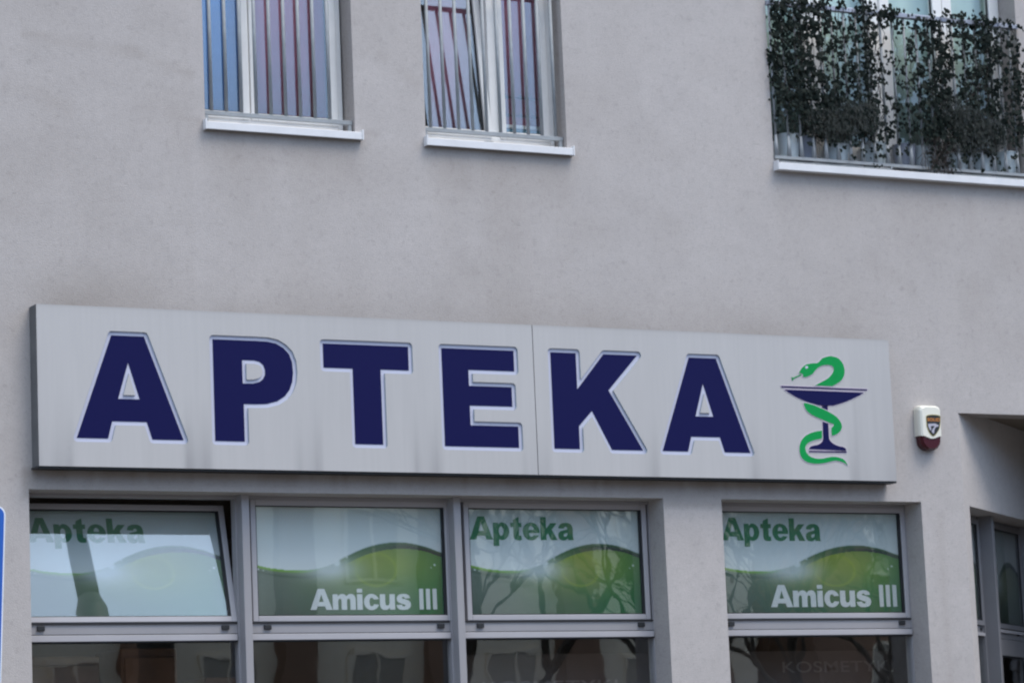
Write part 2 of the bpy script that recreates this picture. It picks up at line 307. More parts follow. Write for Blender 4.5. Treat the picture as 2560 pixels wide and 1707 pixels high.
def stain_shade(x, z):
    s = 0
    # runs of dirt below the two small sills and the long one
    for (a, b) in ((-2.2, -1.08), (-.59, .54), (2.2, 4.6)):
        if z < 6.34:
            d = (6.34 - z); side = g01((x - a + .06) / .12) * g01((b + .06 - x) / .12)
            s += side * (.30 * math.exp(-d / .10) + .16 * math.exp(-d / .55) * (.5 + hz(x * 9, z * .8, 1)))
    # grime band above the sign
    if z > 5.1:
        d = z - 5.1; side = g01((x + 3.5) / .3) * g01((3.15 - x) / .4)
        s += side * (.18 * math.exp(-d / .10) + .18 * math.exp(-(d / .28) ** 2)) * (.5 + .8 * hz(x * 2.5, z * 3, 2))
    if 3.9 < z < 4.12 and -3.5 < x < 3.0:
        s += .32 + .45 * g01((z - 3.96) / .14) * hz(x * 22, 0, 3)  # streaky dirt plus painted shade below the sign
    # soot in patches
    s += .10 * g01(hz(x * .9, z * .9, 4) * hz(x * 3.1, z * 3.1, 5) * 2.4 - .55)
    if x < -2.3: s += .06
    for (xa, za, xb, zb, am, wd) in ((-3.45, 6.87, -2.75, 6.83, .16, .03), (-2.75, 6.83, -2.25, 6.69, .20, .035), (-3.6, 6.55, -3.1, 6.42, .10, .06), (-.95, 6.95, -.62, 6.74, .14, .04), (-2.5, 6.42, -2.22, 6.40, .2, .02), (-1.05, 6.40, -.95, 6.38, .2, .02), (.8, 6.1, 1.4, 5.9, .07, .06), (2.9, 5.75, 3.4, 5.5, .08, .06)):
        if xa < x < xb: s += am * math.exp(-((z - za - (zb - za) * (x - xa) / (xb - xa) - .03 * (hz(x * 6, 1, 20) - .5)) / wd) ** 2) * (.4 + hz(x * 12, z * 9, 21))
    # drip on the pier right of the second shop window
    if 3.36 < x < 3.52 and z < 3.9: s += .14 * math.exp(-((x - 3.43 - .02 * hz(0, z * 2, 8)) / .035) ** 2)
    if 3.2 < x < 3.5 and z < 4.35: s += .10 * math.exp(-(4.35 - z) / .2) * math.exp(-((x - 3.35) / .06) ** 2)
    return min(.85, s)
wm = MB(); idx = {}
verts = []; faces = []; st = []
def vid(i, j):
    k = (i, j)
    if k not in idx: idx[k] = len(verts); verts.append((XS[i], 0, ZS[j])); st.append(stain_shade(XS[i], ZS[j]))
    return idx[k]
for i in range(len(XS) - 1):
    for j in range(len(ZS) - 1):
        cx_, cz_ = (XS[i] + XS[i + 1]) / 2, (ZS[j] + ZS[j + 1]) / 2
        if any(a < cx_ < b and c < cz_ < d for a, b, c, d in OPEN): continue
        faces.append((vid(i, j), vid(i + 1, j), vid(i + 1, j + 1), vid(i, j + 1)))
def extra(q, s=.05):
    n = len(verts); verts.extend(q); st.extend([s] * len(q)); faces.append(tuple(range(n, n + len(q))))
for k, (a, b, c, d) in enumerate(OPEN[:5]):     # reveals; shade of right sides and heads mixed into the tint
    t = .30
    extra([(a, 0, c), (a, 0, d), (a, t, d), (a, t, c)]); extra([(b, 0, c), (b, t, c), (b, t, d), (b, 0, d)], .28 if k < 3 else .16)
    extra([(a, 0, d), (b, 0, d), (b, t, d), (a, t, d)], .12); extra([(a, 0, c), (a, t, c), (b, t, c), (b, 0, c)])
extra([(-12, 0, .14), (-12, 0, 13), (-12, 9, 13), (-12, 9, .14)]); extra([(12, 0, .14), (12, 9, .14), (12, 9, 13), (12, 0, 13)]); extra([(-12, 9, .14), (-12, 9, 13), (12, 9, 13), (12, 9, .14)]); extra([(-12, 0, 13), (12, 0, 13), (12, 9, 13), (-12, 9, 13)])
# niche, shade painted in by tint: beam underside, its back, ceiling, right side
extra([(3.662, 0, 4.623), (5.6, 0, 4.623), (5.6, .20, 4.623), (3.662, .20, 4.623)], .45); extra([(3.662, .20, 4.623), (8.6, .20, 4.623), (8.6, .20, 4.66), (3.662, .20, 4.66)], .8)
extra([(3.5, .2, 4.66), (9.2, .2, 4.66), (9.2, 4.2, 4.66), (3.5, 4.2, 4.66)], 1.3); extra([(5.6, 0, .14), (8.8, 2.41, .14), (8.8, 2.41, 4.66), (5.6, 0, 4.66)], .9)  # right side is unseen, pulled in close to darken the niche
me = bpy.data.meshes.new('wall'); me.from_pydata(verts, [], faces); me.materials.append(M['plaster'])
at = me.attributes.new('stain_shade', 'FLOAT', 'POINT'); at.data.foreach_set('value', st); me.update()
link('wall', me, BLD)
# slanted wall of the niche
CA, SA = math.cos(R(37)), math.sin(R(37))
NI = Matrix(((CA, -SA, 0, 3.662), (SA, CA, 0, 0), (0, 0, 1, 0), (0, 0, 0, 1)))     # local (t, depth, z)
nw = MB(); T0, T1, TZ = .138, 3.4, 3.952
for (a, b, c, d) in ((0, T0, .14, 4.658), (T0, T1, TZ, 4.658), (T1, 5.2, .14, 4.658)): nw.quad((a, 0, c), (b, 0, c), (b, 0, d), (a, 0, d))
nw.quad((T0, 0, .14), (T0, 0, TZ), (T0, .3, TZ), (T0, .3, .14)); nw.quad((T1, 0, .14), (T1, .3, .14), (T1, .3, TZ), (T1, 0, TZ)); nw.quad((T0, 0, TZ), (T1, 0, TZ), (T1, .3, TZ), (T0, .3, TZ))
o = nw.build('niche_wall', M['plaster'], BLD); o.matrix_local = NI
# interior shell
r = MB(); r.m = 0
r.quad((-3.6, 6, .3), (3.6, 6, .3), (3.6, 6, 4.3), (-3.6, 6, 4.3)); r.quad((-3.6, .32, 4.3), (3.5, .32, 4.3), (3.6, 6, 4.3), (-3.6, 6, 4.3)); r.quad((-3.6, .32, .3), (-3.6, 6, .3), (3.6, 6, .3), (3.5, .32, .3))
r.quad((-3.6, .3, .3), (-3.6, .3, 4.3), (-3.6, 6, 4.3), (-3.6, 6, .3)); r.quad((3.58, .3, .3), (3.6, 6, .3), (3.6, 6, 4.3), (3.58, .3, 4.3))
r.quad((1.13, .3, .3), (1.6, .3, .3), (1.6, .3, 4.3), (1.13, .3, 4.3))
for (a, b) in ((-2.8, -.4), (-1.1, 1.3), (1.9, 5.2)):     # flats upstairs
    r.quad((a, 4, 6), (b, 4, 6), (b, 4, 9), (a, 4, 9)); r.quad((a, .3, 6), (a, .3, 9), (a, 4, 9), (a, 4, 6)); r.quad((b, .3, 6), (b, 4, 6), (b, 4, 9), (b, .3, 9)); r.quad((a, .3, 6.3), (b, .3, 6.3), (b, 4, 6.3), (a, 4, 6.3)); r.quad((a, .3, 9), (a, 4, 9), (b, 4, 9), (b, .3, 9))
r.build('interior_wall', M['roomdark'], BLD)

# ---------------------------------------------------------------- small upstairs windows
def sash_bars(p, x0, x1, z0, z1, w=.052, y0=.15, y1=.20): p.frame(x0, x1, z0, z1, w, y0, y1)
def upper_window(label, x0, x1, xm, tilt):
    """x0..x1 outer frame, xm centre of the meeting stiles; tilt = degrees of the left sash"""
    z0, z1 = 6.40, 7.93
    f = MB(); f.frame(x0, x1, z0, z1, .035, .155, .215, wb=.07, wt=.05); f.box(xm - .004, xm + .075, .168, .215, z0 + .07, z1 - .05) if tilt else f.box(xm - .015, xm + .015, .168, .215, z0 + .07, z1 - .05)
    w_ = f.build('window', M['white'], BLD, bevel=.004); tag(w_, label)
    # right sash
    s_ = MB(); xa = xm + .004; xb = x1 - .037; zb = z0 + .062
    if tilt: xa = xm + .058
    s_.frame(xa, xb, zb, z1 - .04, .05, .145, .2); s_.build('sash', M['white'], w_, bevel=.006)
    gk = MB(); gk.frame(xa + .05, xb - .05, zb + .05, z1 - .09, .007, .166, .182); gk.build('gasket', M['gasket'], w_)
    p = MB(); p.box(xa + .05, xb - .05, .172, .178, zb + .05, z1 - .09); p.build('pane', M['gl_up'], w_)
    # left sash, may be tilted inwards about its bottom edge
    xa, xb = x0 + .037, xm - .004; h = z1 - .04 - zb; L = (0, .15, zb); rot = (-R(tilt), 0, 0)
    s_ = MB(); s_.frame(xa, xb, 0, h, .05, -.005, .05); s_.build('sash', M['white'], w_, L, rot, bevel=.006)
    gk = MB(); gk.frame(xa + .05, xb - .05, .05, h - .05, .007, .016, .032); gk.build('gasket', M['gasket'], w_, L, rot)
    p = MB(); p.box(xa + .05, xb - .05, .022, .028, .05, h - .05); p.build('pane', M['gl_up'], w_, L, rot)
    v = MB(); v.box(xm - .07, xm - .005, .138, .146, z0 + .025, z0 + .034); v.box(xm - .065, xm - .01, .14, .15, z0 + .018, z0 + .025); v.build('drain_cap', M['galv'], w_)
    return w_
W1 = upper_window('white window with blue and plum curtains behind it', -2.265, -1.133, -1.81, 0)
W2 = upper_window('white window with its left sash tilted open', -.645, .488, .0, 6.5)
# ledger: white metal sills
def sill(par, x0, x1, z0, z1, y0, y1=.17):
    s_ = MB(); s_.box(x0, x1, y0, y0 + .012, z0, z1 - .004); s_.add([(x0, y0, z1 - .004), (x1, y0, z1 - .004), (x1, y1, z1 + .02), (x0, y1, z1 + .02), (x0, y0 + .012, z1 - .018), (x1, y0 + .012, z1 - .018), (x1, y1, z1 + .006), (x0, y1, z1 + .006)], [(0, 1, 2, 3), (5, 4, 7, 6), (0, 3, 7, 4), (1, 5, 6, 2), (0, 4, 5, 1), (3, 2, 6, 7)])
    s_.box(x0 - .012, x0, y0 - .004, 0, z0 - .002, z1 + .014); s_.box(x1, x1 + .012, y0 - .004, 0, z0 - .002, z1 + .014)
    return s_.build('sill', M['sill'], par, bevel=.003)
sill(W1, -2.205, -1.09, 6.337, 6.392, -.045); sill(W2, -.597, .52, 6.333, 6.388, -.045)
# guards in front of the small windows
def guard(label, x0, x1, bars, y=.05):
    g_ = MB(); g_.box(x0, x1, y - .012, y + .012, 6.45, 6.478)
    for x in (x0 + .006, x1 - .03):
        g_.box(x, x + .024, y - .010, y + .010, 6.40, 6.45)
    G = g_.build('window_guard', M['galv'], BLD, bevel=.002); tag(G, label); t_ = MB(); t_.box(x0, x1, y - .012, y + .012, 7.5, 7.53); t_.build('top_rail', M['galv'], G, bevel=.002)
    for x in bars:
        b_ = MB(); b_.tube((0, 0, 6.479), (0, 0, 7.499), .012, n=10); b_.build('bar', M['galv'], G, (x, y, 0), smooth=True)
    return G
guard('steel guard across the window with blue and plum curtains', -2.195, -1.125, [-2.138 + .1065 * i for i in range(10) if i != 9], y=.036)
guard('steel guard across the tilted open window', -.588, .492, [-.528 + .1075 * i for i in range(10)])
# ---------------------------------------------------------------- curtains in the flats
def fabric(name, x0, x1, z0, z1, y, m, amp=.015, wl=.09, label='', cat='curtain', group=None, flat=False):
    c = MB(); n = max(8, int((x1 - x0) / .012)); ph = rnd.random() * 6
    vs = []
    for k, z in enumerate((z0, (z0 + z1) / 2, z1)):
        for i in range(n + 1):
            x = x0 + (x1 - x0) * i / n; a = 0 if flat else amp
            vs.append((x - x0, a * math.sin(x * 6.283 / wl + ph) + a * .5 * math.sin(x * 6.283 / wl * .37 + k), z - z0))
    fs = [(k * (n + 1) + i, k * (n + 1) + i + 1, (k + 1) * (n + 1) + i + 1, (k + 1) * (n + 1) + i) for k in range(2) for i in range(n)]
    c.add(vs, fs); o = c.build(name, m, None, (x0, y, z0), smooth=True)
    so = o.modifiers.new('thick', 'SOLIDIFY'); so.thickness = .003
    return tag(o, label, cat, group)
fabric('roller_blind', -2.24, -1.80, 6.44, 8.0, .27, M['blue'], flat=True, label='plain blue blind behind the narrow left sash of the leftmost upper window', cat='blind')
fabric('curtain', -1.78, -1.19, 6.42, 8.0, .30, M['red'], .012, .16, 'dark red curtain behind the wide sash beside the blue blind')
fabric('curtain', -.62, -.02, 6.42, 7.56, .40, M['red'], .010, .2, 'dark red curtain behind the tilted open sash')
hemc = fabric('curtain', .05, .50, 6.60, 8.0, .30, M['red'], .012, .13, 'short dark red curtain with a patterned hem above a pale window board')
for zz in (6.665, 6.795):
    hm = MB(); hm.box(.0, .40, -.0225, -.0215, zz - 6.602, zz - 6.598)
    for i in range(22):
        x = .06 + i * .017; s_ = .006 + .004 * ((i * 7) % 3)
        hm.box(x - .05 - s_ / 2, x - .05 + s_ / 2, -.024, -.022, zz - 6.6 - s_, zz - 6.6 + s_ + .004 * ((i * 5) % 4))
    hm.build('hem_pattern', M['hem'], hemc)
b_ = MB(); b_.box(.03, .47, .24, .62, 6.565, 6.59); o = b_.build('window_board', M['white'], W2, bevel=.003)
b_ = MB(); b_.box(.03, .47, .25, .27, 6.40, 6.563); tag(b_.build('teal_panel', M['teal'], None, bevel=.004), 'teal panel under the pale board in the tilted open window', 'box')  # plain teal panel filling the strip below the board

# ---------------------------------------------------------------- French window with the ivy railing
FD = MB(); y0, y1 = .20, .27; z0, z1 = 6.43, 8.72
FD.frame(2.12, 4.47, z0, z1, .055, y0 + .005, y1, wb=.07)
FD.box(3.283, 3.322, y0 + .005, y1, z0 + .07, z1 - .055)
FW = FD.build('french_window', M['white'], BLD, bevel=.004)
for (a, b) in ((2.176, 2.71), (2.714, 3.282), (3.323, 3.89), (3.894, 4.414)):
    s_ = MB(); s_.frame(a, b, z0 + .065, z1 - .05, .085, y0 - .012, y1 - .02, wb=.11); s_.build('sash', M['white'], FW, bevel=.006)
    p = MB(); p.box(a + .085, b - .085, y0 + .012, y0 + .018, z0 + .17, z1 - .13); p.build('pane', M['gl_fr'], FW)
    gk = MB(); gk.frame(a + .085, b - .085, z0 + .175, z1 - .135, .008, y0 + .004, y0 + .02); gk.build('gasket', M['gasket'], FW)
fabric('curtain', 2.15, 3.27, 6.46, 8.72, .33, M['mint'], .012, .22, 'pale mint curtain behind the left half of the ivy covered french window')
fabric('curtain', 3.36, 4.44, 6.46, 8.72, .33, M['mint'], .012, .22, 'pale mint curtain behind the right half of the ivy covered french window')
s_ = MB(); s_.box(2.193, 4.62, -.06, .2, 6.335, 6.388); s_.box(2.186, 2.192, -.063, .15, 6.333, 6.405); tag(s_.build('ledge', M['sill'], BLD, bevel=.004), 'long white ledge under the ivy railing')
# railing
ra = MB(); ra.box(2.193, 4.425, -.03, .015, 7.557, 7.592); RA = ra.build('railing', M['galv_l'], BLD, bevel=.004)
rb = MB(); rb.box(2.193, 4.50, -.02, .008, 6.425, 6.446); rb.box(2.23, 3.19, -.022, -.012, 6.400, 6.407); rb.box(3.19, 3.2, -.022, -.012, 6.400, 6.424); rb.box(3.55, 4.5, -.022, -.012, 6.400, 6.407); rb.build('bottom_rail', M['galv'], RA)
bx = [2.214 + .1068 * i for i in range(21)]
for x in bx:
    b_ = MB(); n = 8; b_.tube((0, 0, 6.447), (0, 0, 6.60), .018, .009, n=8); b_.tube((0, 0, 6.60), (0, 0, 7.556), .009, n=8); b_.build('bar', M['galv'], RA, (x, -.006, 0), smooth=True)
# ---------------------------------------------------------------- planters and plants on the ledge
def planter(x, y, r0, h, m, label):
    p = MB(); p.lathe((0, 0, 0), [(0, 0), (r0 * .80, 0), (r0 * .84, .01), (r0, h - .012), (r0 * 1.03, h - .01), (r0 * 1.03, h), (r0 * .94, h), (r0 * .93, h - .03), (0, h - .03)], 32)
    o = p.build('planter', m, None, (x, y, 6.45), smooth=False); tag(o, label, 'planter', None)
    s_ = MB(); s_.lathe((0, 0, 0), [(0, .0), (r0 * .92, 0)], 24); s_.build('soil', M['soil'], o, (0, 0, h - .028)); return o
PL = [(2.39, .105, .082, .185, M['pot'], 'leftmost white planter behind the ivy railing'), (2.545, .11, .078, .175, M['pot_g'], 'grey planter next to the leftmost white planter'),
      (2.80, .10, .095, .13, M['pot'], 'low white planter under the left grey green bush'), (3.13, .10, .095, .165, M['pot'], 'white planter left of the middle door stile'),
      (3.40, .10, .088, .17, M['pot_g'], 'grey planter right of the middle door stile'), (3.58, .1, .085, .17, M['pot'], 'white planter beside the grey one in the middle'),
      (3.86, .10, .10, .13, M['pot'], 'low white planter under the right grey green bush'), (4.10, .10, .10, .17, M['pot'], 'second white planter from the right end'), (4.33, .10, .092, .17, M['pot'], 'rightmost white planter behind the ivy railing')]
for a in PL: planter(*a)
def bush(blobs, label, seed):
    rr = random.Random(seed); lf = MB(); stm = MB()
    x0, z0 = blobs[0][0], 6.6
    for (cx_, cz_, rx, rz, n) in blobs:
        for _ in range(n):
            th = rr.uniform(0, 6.283); q = math.sqrt(rr.random()); x = cx_ + rx * q * math.cos(th) - x0; z = cz_ + rz * q * math.sin(th) - z0; y = rr.gauss(-.02, .04)
            l = rr.uniform(.018, .045); a = rr.uniform(-.9, .9) + math.pi / 2; dx, dz = math.cos(a) * l, math.sin(a) * l; wd = rr.uniform(.002, .0045)
            lf.add([(x - wd, y, z), (x + wd, y + .003, z), (x + dx, y + rr.uniform(-.01, .01), z + dz)], [(0, 1, 2)])
        for _ in range(14):
            x = cx_ + rr.uniform(-.7, .7) * rx - x0; stm.tube((cx_ - x0 + rr.uniform(-.03, .03), rr.uniform(-.01, .01), -.02), (x, rr.uniform(-.03, .03), cz_ + rr.uniform(-.5, .7) * rz - z0), .002, .001, 4)
    E_ = empty('bush', (x0, .0, z0), label=label, cat='shrub'); lf.build('foliage', M['bush'], E_); stm.build('stem', M['stemm'], E_)
bush([(2.60, 6.70, .16, .10, 1500), (2.80, 6.74, .17, .13, 2300), (2.99, 6.76, .14, .12, 1600), (2.72, 6.62, .14, .06, 500)], 'grey green bush behind the left part of the ivy railing', 3)
bush([(3.78, 6.86, .15, .10, 1300), (3.92, 6.76, .19, .14, 2700), (4.08, 6.70, .16, .13, 1800), (3.86, 6.62, .16, .07, 700)], 'grey green bush behind the right part of the ivy railing', 4)
ROWS = [[9,9,9,9,9,5,4,7,9,9,4,4,4,8,6,6,9,7,5,4],[9,7,8,7,5,5,6,8,5,2,4,6,8,7,5,8,9,8,6,4],[9,8,9,8,4,6,7,8,3,1,4,5,8,8,4,6,6,9,6,6],[9,8,8,7,7,6,5,8,2,0,3,7,6,9,6,7,6,8,6,7],
        [9,8,9,7,5,7,5,8,2,2,3,6,7,9,4,6,7,7,6,7],[9,9,9,5,7,6,7,7,4,3,5,6,8,9,4,7,6,6,5,7],[9,9,9,9,8,6,6,8,2,0,5,7,7,9,5,8,7,7,6,7],[8,9,9,9,8,5,6,8,2,0,3,6,7,9,3,7,8,8,5,7],
        [8,9,9,9,9,8,7,8,4,4,2,6,8,8,7,6,8,8,6,8],[6,7,9,9,9,9,9,9,6,4,6,8,9,9,9,8,8,9,6,6],[2,4,8,8,7,7,7,8,6,4,5,8,9,8,7,7,7,7,4,3],[0,1,2,2,2,2,3,3,4,2,1,1,3,6,5,3,2,3,2,1],[0,0,0,0,1,1,2,1,3,1,0,0,3,4,1,1,1,1,1,0]]
def leaf(mb, x, y, z, s, rr):
    a = rr.uniform(0, 6.283); t1 = rr.uniform(-.7, .7); t2 = rr.uniform(-.6, .6)
    pr_ = [(0, -.5), (.42, -.42), (.55, 0), (.28, .12), (0, .62), (-.28, .12), (-.55, 0), (-.42, -.42)]
    vs = []
    for (u, v) in pr_:
        U = u * math.cos(a) - v * math.sin(a); V = u * math.sin(a) + v * math.cos(a); vs.append((x + U * s, y + (U * t1 + V * t2) * s * .7, z + V * s))
    mb.add(vs, [tuple(range(8))])
def ivy(c0, c1, label, seed):
    rr = random.Random(seed); lf = MB(); stm = MB(); bx0 = 2.2 + c0 * .112; ox = bx0
    for c in range(c0, c1):
        for r_, row in enumerate(ROWS):
            d = row[c]
            if d <= 0: continue
            cov = min(.97, d / 10 + .03); n = -math.log(1 - cov) * .112 * .093 / .00066 * 1.15
            zt = 7.62 - r_ * .091
            nn = int(n) + (rr.random() < n % 1)
            # leaves gather in clumps along stems
            ncl = max(1, nn // 5)
            cl = [(rr.uniform(0, .112), rr.uniform(-.093, 0)) for _ in range(ncl)]
            for k in range(nn):
                p = cl[k % ncl]; x = 2.2 + c * .112 + p[0] + rr.gauss(0, .018) - ox; z = zt + p[1] + rr.gauss(0, .024)
                if x + ox < 2.155: x = 2.2 - ox + rr.random() * .05
                leaf(lf, x, rr.gauss(-.035, .022) if r_ else rr.gauss(-.045, .018), min(z, 7.655), rr.uniform(.016, .038), rr)
        for k in range(3):
            if rr.random() < .25 + .08 * ROWS[5][c]:
                x = 2.2 + (c + rr.random()) * .112 - ox; z = 7.58; y = -.03
                zend = 6.5 + rr.random() * .5
                while z > zend:
                    nx = max(2.19 - ox, x + rr.gauss(0, .018)); nz = z - rr.uniform(.03, .06); ny = -.03 + rr.gauss(0, .006); stm.tube((x, y, z), (nx, ny, nz), .0028, .0024, 4, False); x, y, z = nx, ny, nz
    E_ = empty('ivy', (ox, 0, 0), label=label, cat='climbing plant', group='ivy hanging on the railing')
    lf.build('foliage', M['leaf'], E_); stm.build('stem', M['stemm'], E_)
    return E_
ivy(0, 10, 'dark ivy covering the left half of the upstairs railing', 11)
ER = ivy(10, 20, 'dark ivy covering the right half of the upstairs railing', 12)
# loose tendrils at the right end and dried stems at the bottom
rr = random.Random(5); lf = MB(); stm = MB()
for (x, z, n, up_) in ((4.38, 7.30, 8, -.3), (4.36, 7.1, 7, -.25), (4.37, 6.85, 9, .15), (3.2, 7.2, 4, .1), (3.15, 6.95, 6, -.5), (2.95, 7.62, 6, .5)):
    for k in range(n):
        nx, nz = x + rr.uniform(.012, .03), z + up_ * .03 + rr.gauss(0, .012); stm.tube((x, -.04, z), (nx, -.04, nz), .002, .002, 4, False); x, z = nx, nz
        leaf(lf, x + rr.gauss(0, .012), -.045, z + rr.gauss(0, .014), rr.uniform(.02, .036), rr)
for k in range(26):
    x = 3.62 + rr.gauss(0, .05); z = 6.68
    while z > 6.42: nx, nz = x + rr.gauss(0, .02), z - rr.uniform(.03, .05); stm.tube((x, -.04, z), (nx, -.045, nz), .003, .002, 4, False); x, z = nx, nz
for k in range(40): leaf(lf, 3.62 + rr.gauss(0, .05), -.03, 6.53 + rr.gauss(0, .04), .026, rr)
E_ = empty('ivy', (0, 0, 0), label='loose ivy tendrils and dry stems straggling off the railing', cat='climbing plant'); lf.build('foliage', M['leaf'], E_); stm.build('stem', M['stemm'], E_)

# ================================================================ SHOPFRONT
sf = MB()
for (a, b) in ((-3.455, 1.128), (1.598, 3.286)):
    sf.box(a, b, .205, .27, 3.945, 3.967)                                     # head
    for k, (z0, z1, y) in enumerate(((3.03, 3.148, .215),)): sf.box(a, b, y, .27, z0, z1)
    sf.box(a, a + .03, .205, .27, .55, 3.945); sf.box(b - .006, b, .205, .27, .55, 3.945)
    sf.box(a, b, .21, .27, .55, .62)
for x in (-1.973, -.436):
    sf.box(x, x + .053, .115, .26, .55, 3.967); sf.box(x - .012, x + .066, .20, .268, .55, 3.967)
SF = sf.build('shopfront_frame', M['alu'], BLD, bevel=.003)
for (a, b) in ((-3.42, -1.99), (-1.903, -.45), (-.368, 1.122), (1.63, 3.280)):
    s_ = MB(); s_.box(a + .01, b - .004, .190, .215, 3.030, 3.070); s_.build('glazing_bar', M['alu_light'], SF, bevel=.003)
    k_ = MB(); k_.box(a, b, .204, .2149, 3.071, 3.076); k_.box(a, b, .204, .2149, 3.139, 3.1475); k_.box(a, b, .2, .23, 3.022, 3.0295); k_.box(a + .001, a + .01, .197, .214, 3.03, 3.071); k_.build('seal', M['gasket'], SF)
for x in (-3.345, -2.096, -1.80, -.544, -.247, 1.002, 1.728, 3.175):
    c_ = MB(); c_.box(x, x + .050, .198, .2149, 3.100, 3.130); c_.build('drain_cap', M['gasket'], SF, bevel=.003)

def lerp(a, b, t): return tuple(a[i] + (b[i] - a[i]) * t for i in range(3))
def curve(pts, u):
    for i in range(len(pts) - 1):
        if u <= pts[i + 1][0]:
            t = (u - pts[i][0]) / (pts[i + 1][0] - pts[i][0])
            p0 = pts[max(0, i - 1)][1]; p1 = pts[i][1]; p2 = pts[i + 1][1]; p3 = pts[min(len(pts) - 1, i + 2)][1]
            return .5 * (2 * p1 + (p2 - p0) * t + (2 * p0 - 5 * p1 + 4 * p2 - p3) * t * t + (3 * p1 - p0 - 3 * p2 + p3) * t ** 3)
    return pts[-1][1]
OUT = [(0, .53), (.1, .565), (.2, .582), (.3, .578), (.4, .535), (.5, .445), (.6, .37), (.7, .33), (.8, .327), (.9, .36), (1, .42)]
INN = [(0, .62), (.3, .66), (.4, .61), (.5, .51), (.6, .435), (.7, .392), (.8, .383), (.9, .405), (1, .46)]
def art(u, v):
    o_ = curve(OUT, u); i_ = curve(INN, u)
    top = lerp((.52, .60, .57), (.74, .80, .80), g01(v / .45))
    if v < o_:
        c = top
        c = lerp(c, (.30, .42, .40), .5 * g01(1 - (o_ - v) / .012) if u > .45 else 0)
        return c
    left = lerp((.13, .18, .15), (.065, .10, .08), g01((v - .6) / .4)); right = lerp((.05, .22, .07), (.02, .14, .045), g01((v - .5) / .4))
    c = lerp(left, right, g01((u - .15) / .75))
    d = math.hypot((u - .60) / .33, (v - .48) / .26); c = lerp(c, (.30, .38, .04), .95 * math.exp(-(d * 1.15) ** 2))
    d = math.hypot((u - .64) / .105, (v - .575) / .15); c = lerp(c, (.15, .24, .05), .3 * g01((1.0 - d) / .35)); c = lerp(c, (.33, .43, .04), .4 * math.exp(-((d - 1) / .07) ** 2))
    if u < .42:
        k = math.exp(-((v - o_ - .008) / .014) ** 2); c = lerp(c, (.20, .45, .03), k * g01((.42 - u) / .1)); c = lerp(c, (.05, .10, .06), .7 * math.exp(-((v - o_ - .055 - .03 * u) / .010) ** 2))
    if u > .38 and v < i_:
        t = g01((u - .42) / .4); b = lerp((.14, .27, .08), (.03, .045, .04), t); b = lerp(b, (.05, .15, .05), g01(1 - (v - o_) / max(.001, i_ - o_) * 1.6)); c = lerp(c, b, g01((u - .38) / .12))
    d = math.hypot((u - .40) / .13, (v - .57) / .10); c = lerp(c, (.58, .66, .68), .85 * g01(math.exp(-d * d) * 1.1))
    for (a, b, r_) in ((.437, .515, .024), (.49, .463, .006), (.95, .53, .007), (.93, .555, .004), (.035, .575, .006), (.06, .585, .004)):
        d = math.hypot((u - a) * 1.75, v - b); c = lerp(c, (.7, .78, .78), g01((r_ * 1.6 - d) / (r_ * .8)))
    return c
def film(par, x0, x1, z0, z1, y, nx=240, nz=140, ex=(0, 1), name='film', m='film'):
    vs = []; cs = []
    for j in range(nz + 1):
        for i in range(nx + 1):
            a, b = i / nx, j / nz; vs.append((x0 + (x1 - x0) * a, y, z1 + (z0 - z1) * b)); cs += list(art(ex[0] + (ex[1] - ex[0]) * a, b)) + [1]
    fs = [(j * (nx + 1) + i, (j + 1) * (nx + 1) + i, (j + 1) * (nx + 1) + i + 1, j * (nx + 1) + i + 1) for j in range(nz) for i in range(nx)]
    me = bpy.data.meshes.new(name); me.from_pydata(vs, [], fs); me.materials.append(M[m]); a = me.color_attributes.new('print', 'FLOAT_COLOR', 'POINT'); a.data.foreach_set('color', cs); me.update()
    return link(name, me, par)
def vent(label, x0, x1, tilt=0, gl='gl_a', apt=None, ami=None, ex=(0, 1)):
    """top-hung row of shop windows: sash + pane + printed film + words; local z from the bottom hinge, local y from the frame plane"""
    z0 = 3.150; h = .795; L = (0, .22, z0); rot = (-R(tilt), 0, 0)
    s_ = MB(); s_.frame(x0, x1, 0, h, .037, -.012, .04)
    W = s_.build('window', M['alu_light'], BLD, L, rot, bevel=.004); tag(W, label)
    a, b = x0 + .037, x1 - .037
    k_ = MB(); k_.frame(a, b, .037, h - .037, .006, -.004, .014); k_.box(b - .018, b - .006, .0, .014, .043, h - .043); k_.build('seal', M['gasket'], W)
    p = MB(); p.box(a, b, .006, .010, .037, h - .037); p.build('pane', M[gl], W)
    film(W, a, b, .037, h - .037, .022, ex=ex)
    if apt: o = words('lettering', 'Apteka', apt[0], apt[1], apt[2] - z0, apt[3] - z0, .0205, M['text_green'], W); tag(o, 'green word on the film')
    if ami: o = words('lettering', 'Amicus III', ami[0], ami[1], ami[2] - z0, ami[3] - z0, .0205, M['text_white'], W); tag(o, 'white word on the film')
    return W
vent('top window tilted inwards, leftmost of the row', -3.43, -1.984, 13.5, 'gl_t', apt=(-3.335, -2.545, 3.695, 3.858))
vent('top window with white lettering beside the tilted one', -1.873, -.424, 0, 'gl_a', ami=(-1.452, -.525, 3.228, 3.366), ex=(.02, 1))
vent('top window with green lettering at the right end of the wide opening', -.314, 1.108, 0, 'gl_b', apt=(-.258, .545, 3.698, 3.855))
vent('top window over the narrow opening with green and white lettering', 1.625, 3.279, 0, 'gl_b', apt=(1.736, 2.566, 3.705, 3.866), ami=(2.114, 3.191, 3.234, 3.391), ex=(.0, 1))
for k, (a, b) in enumerate(((-3.42, -1.99), (-1.903, -.45), (-.368, 1.122), (1.63, 3.280))):
    p = MB(); p.box(a, b, .236, .242, .62, 3.03); tag(p.build('display_pane', M['gl_w'], BLD), 'large display pane, number %s from the left' % ('one', 'two', 'three', 'four')[k])
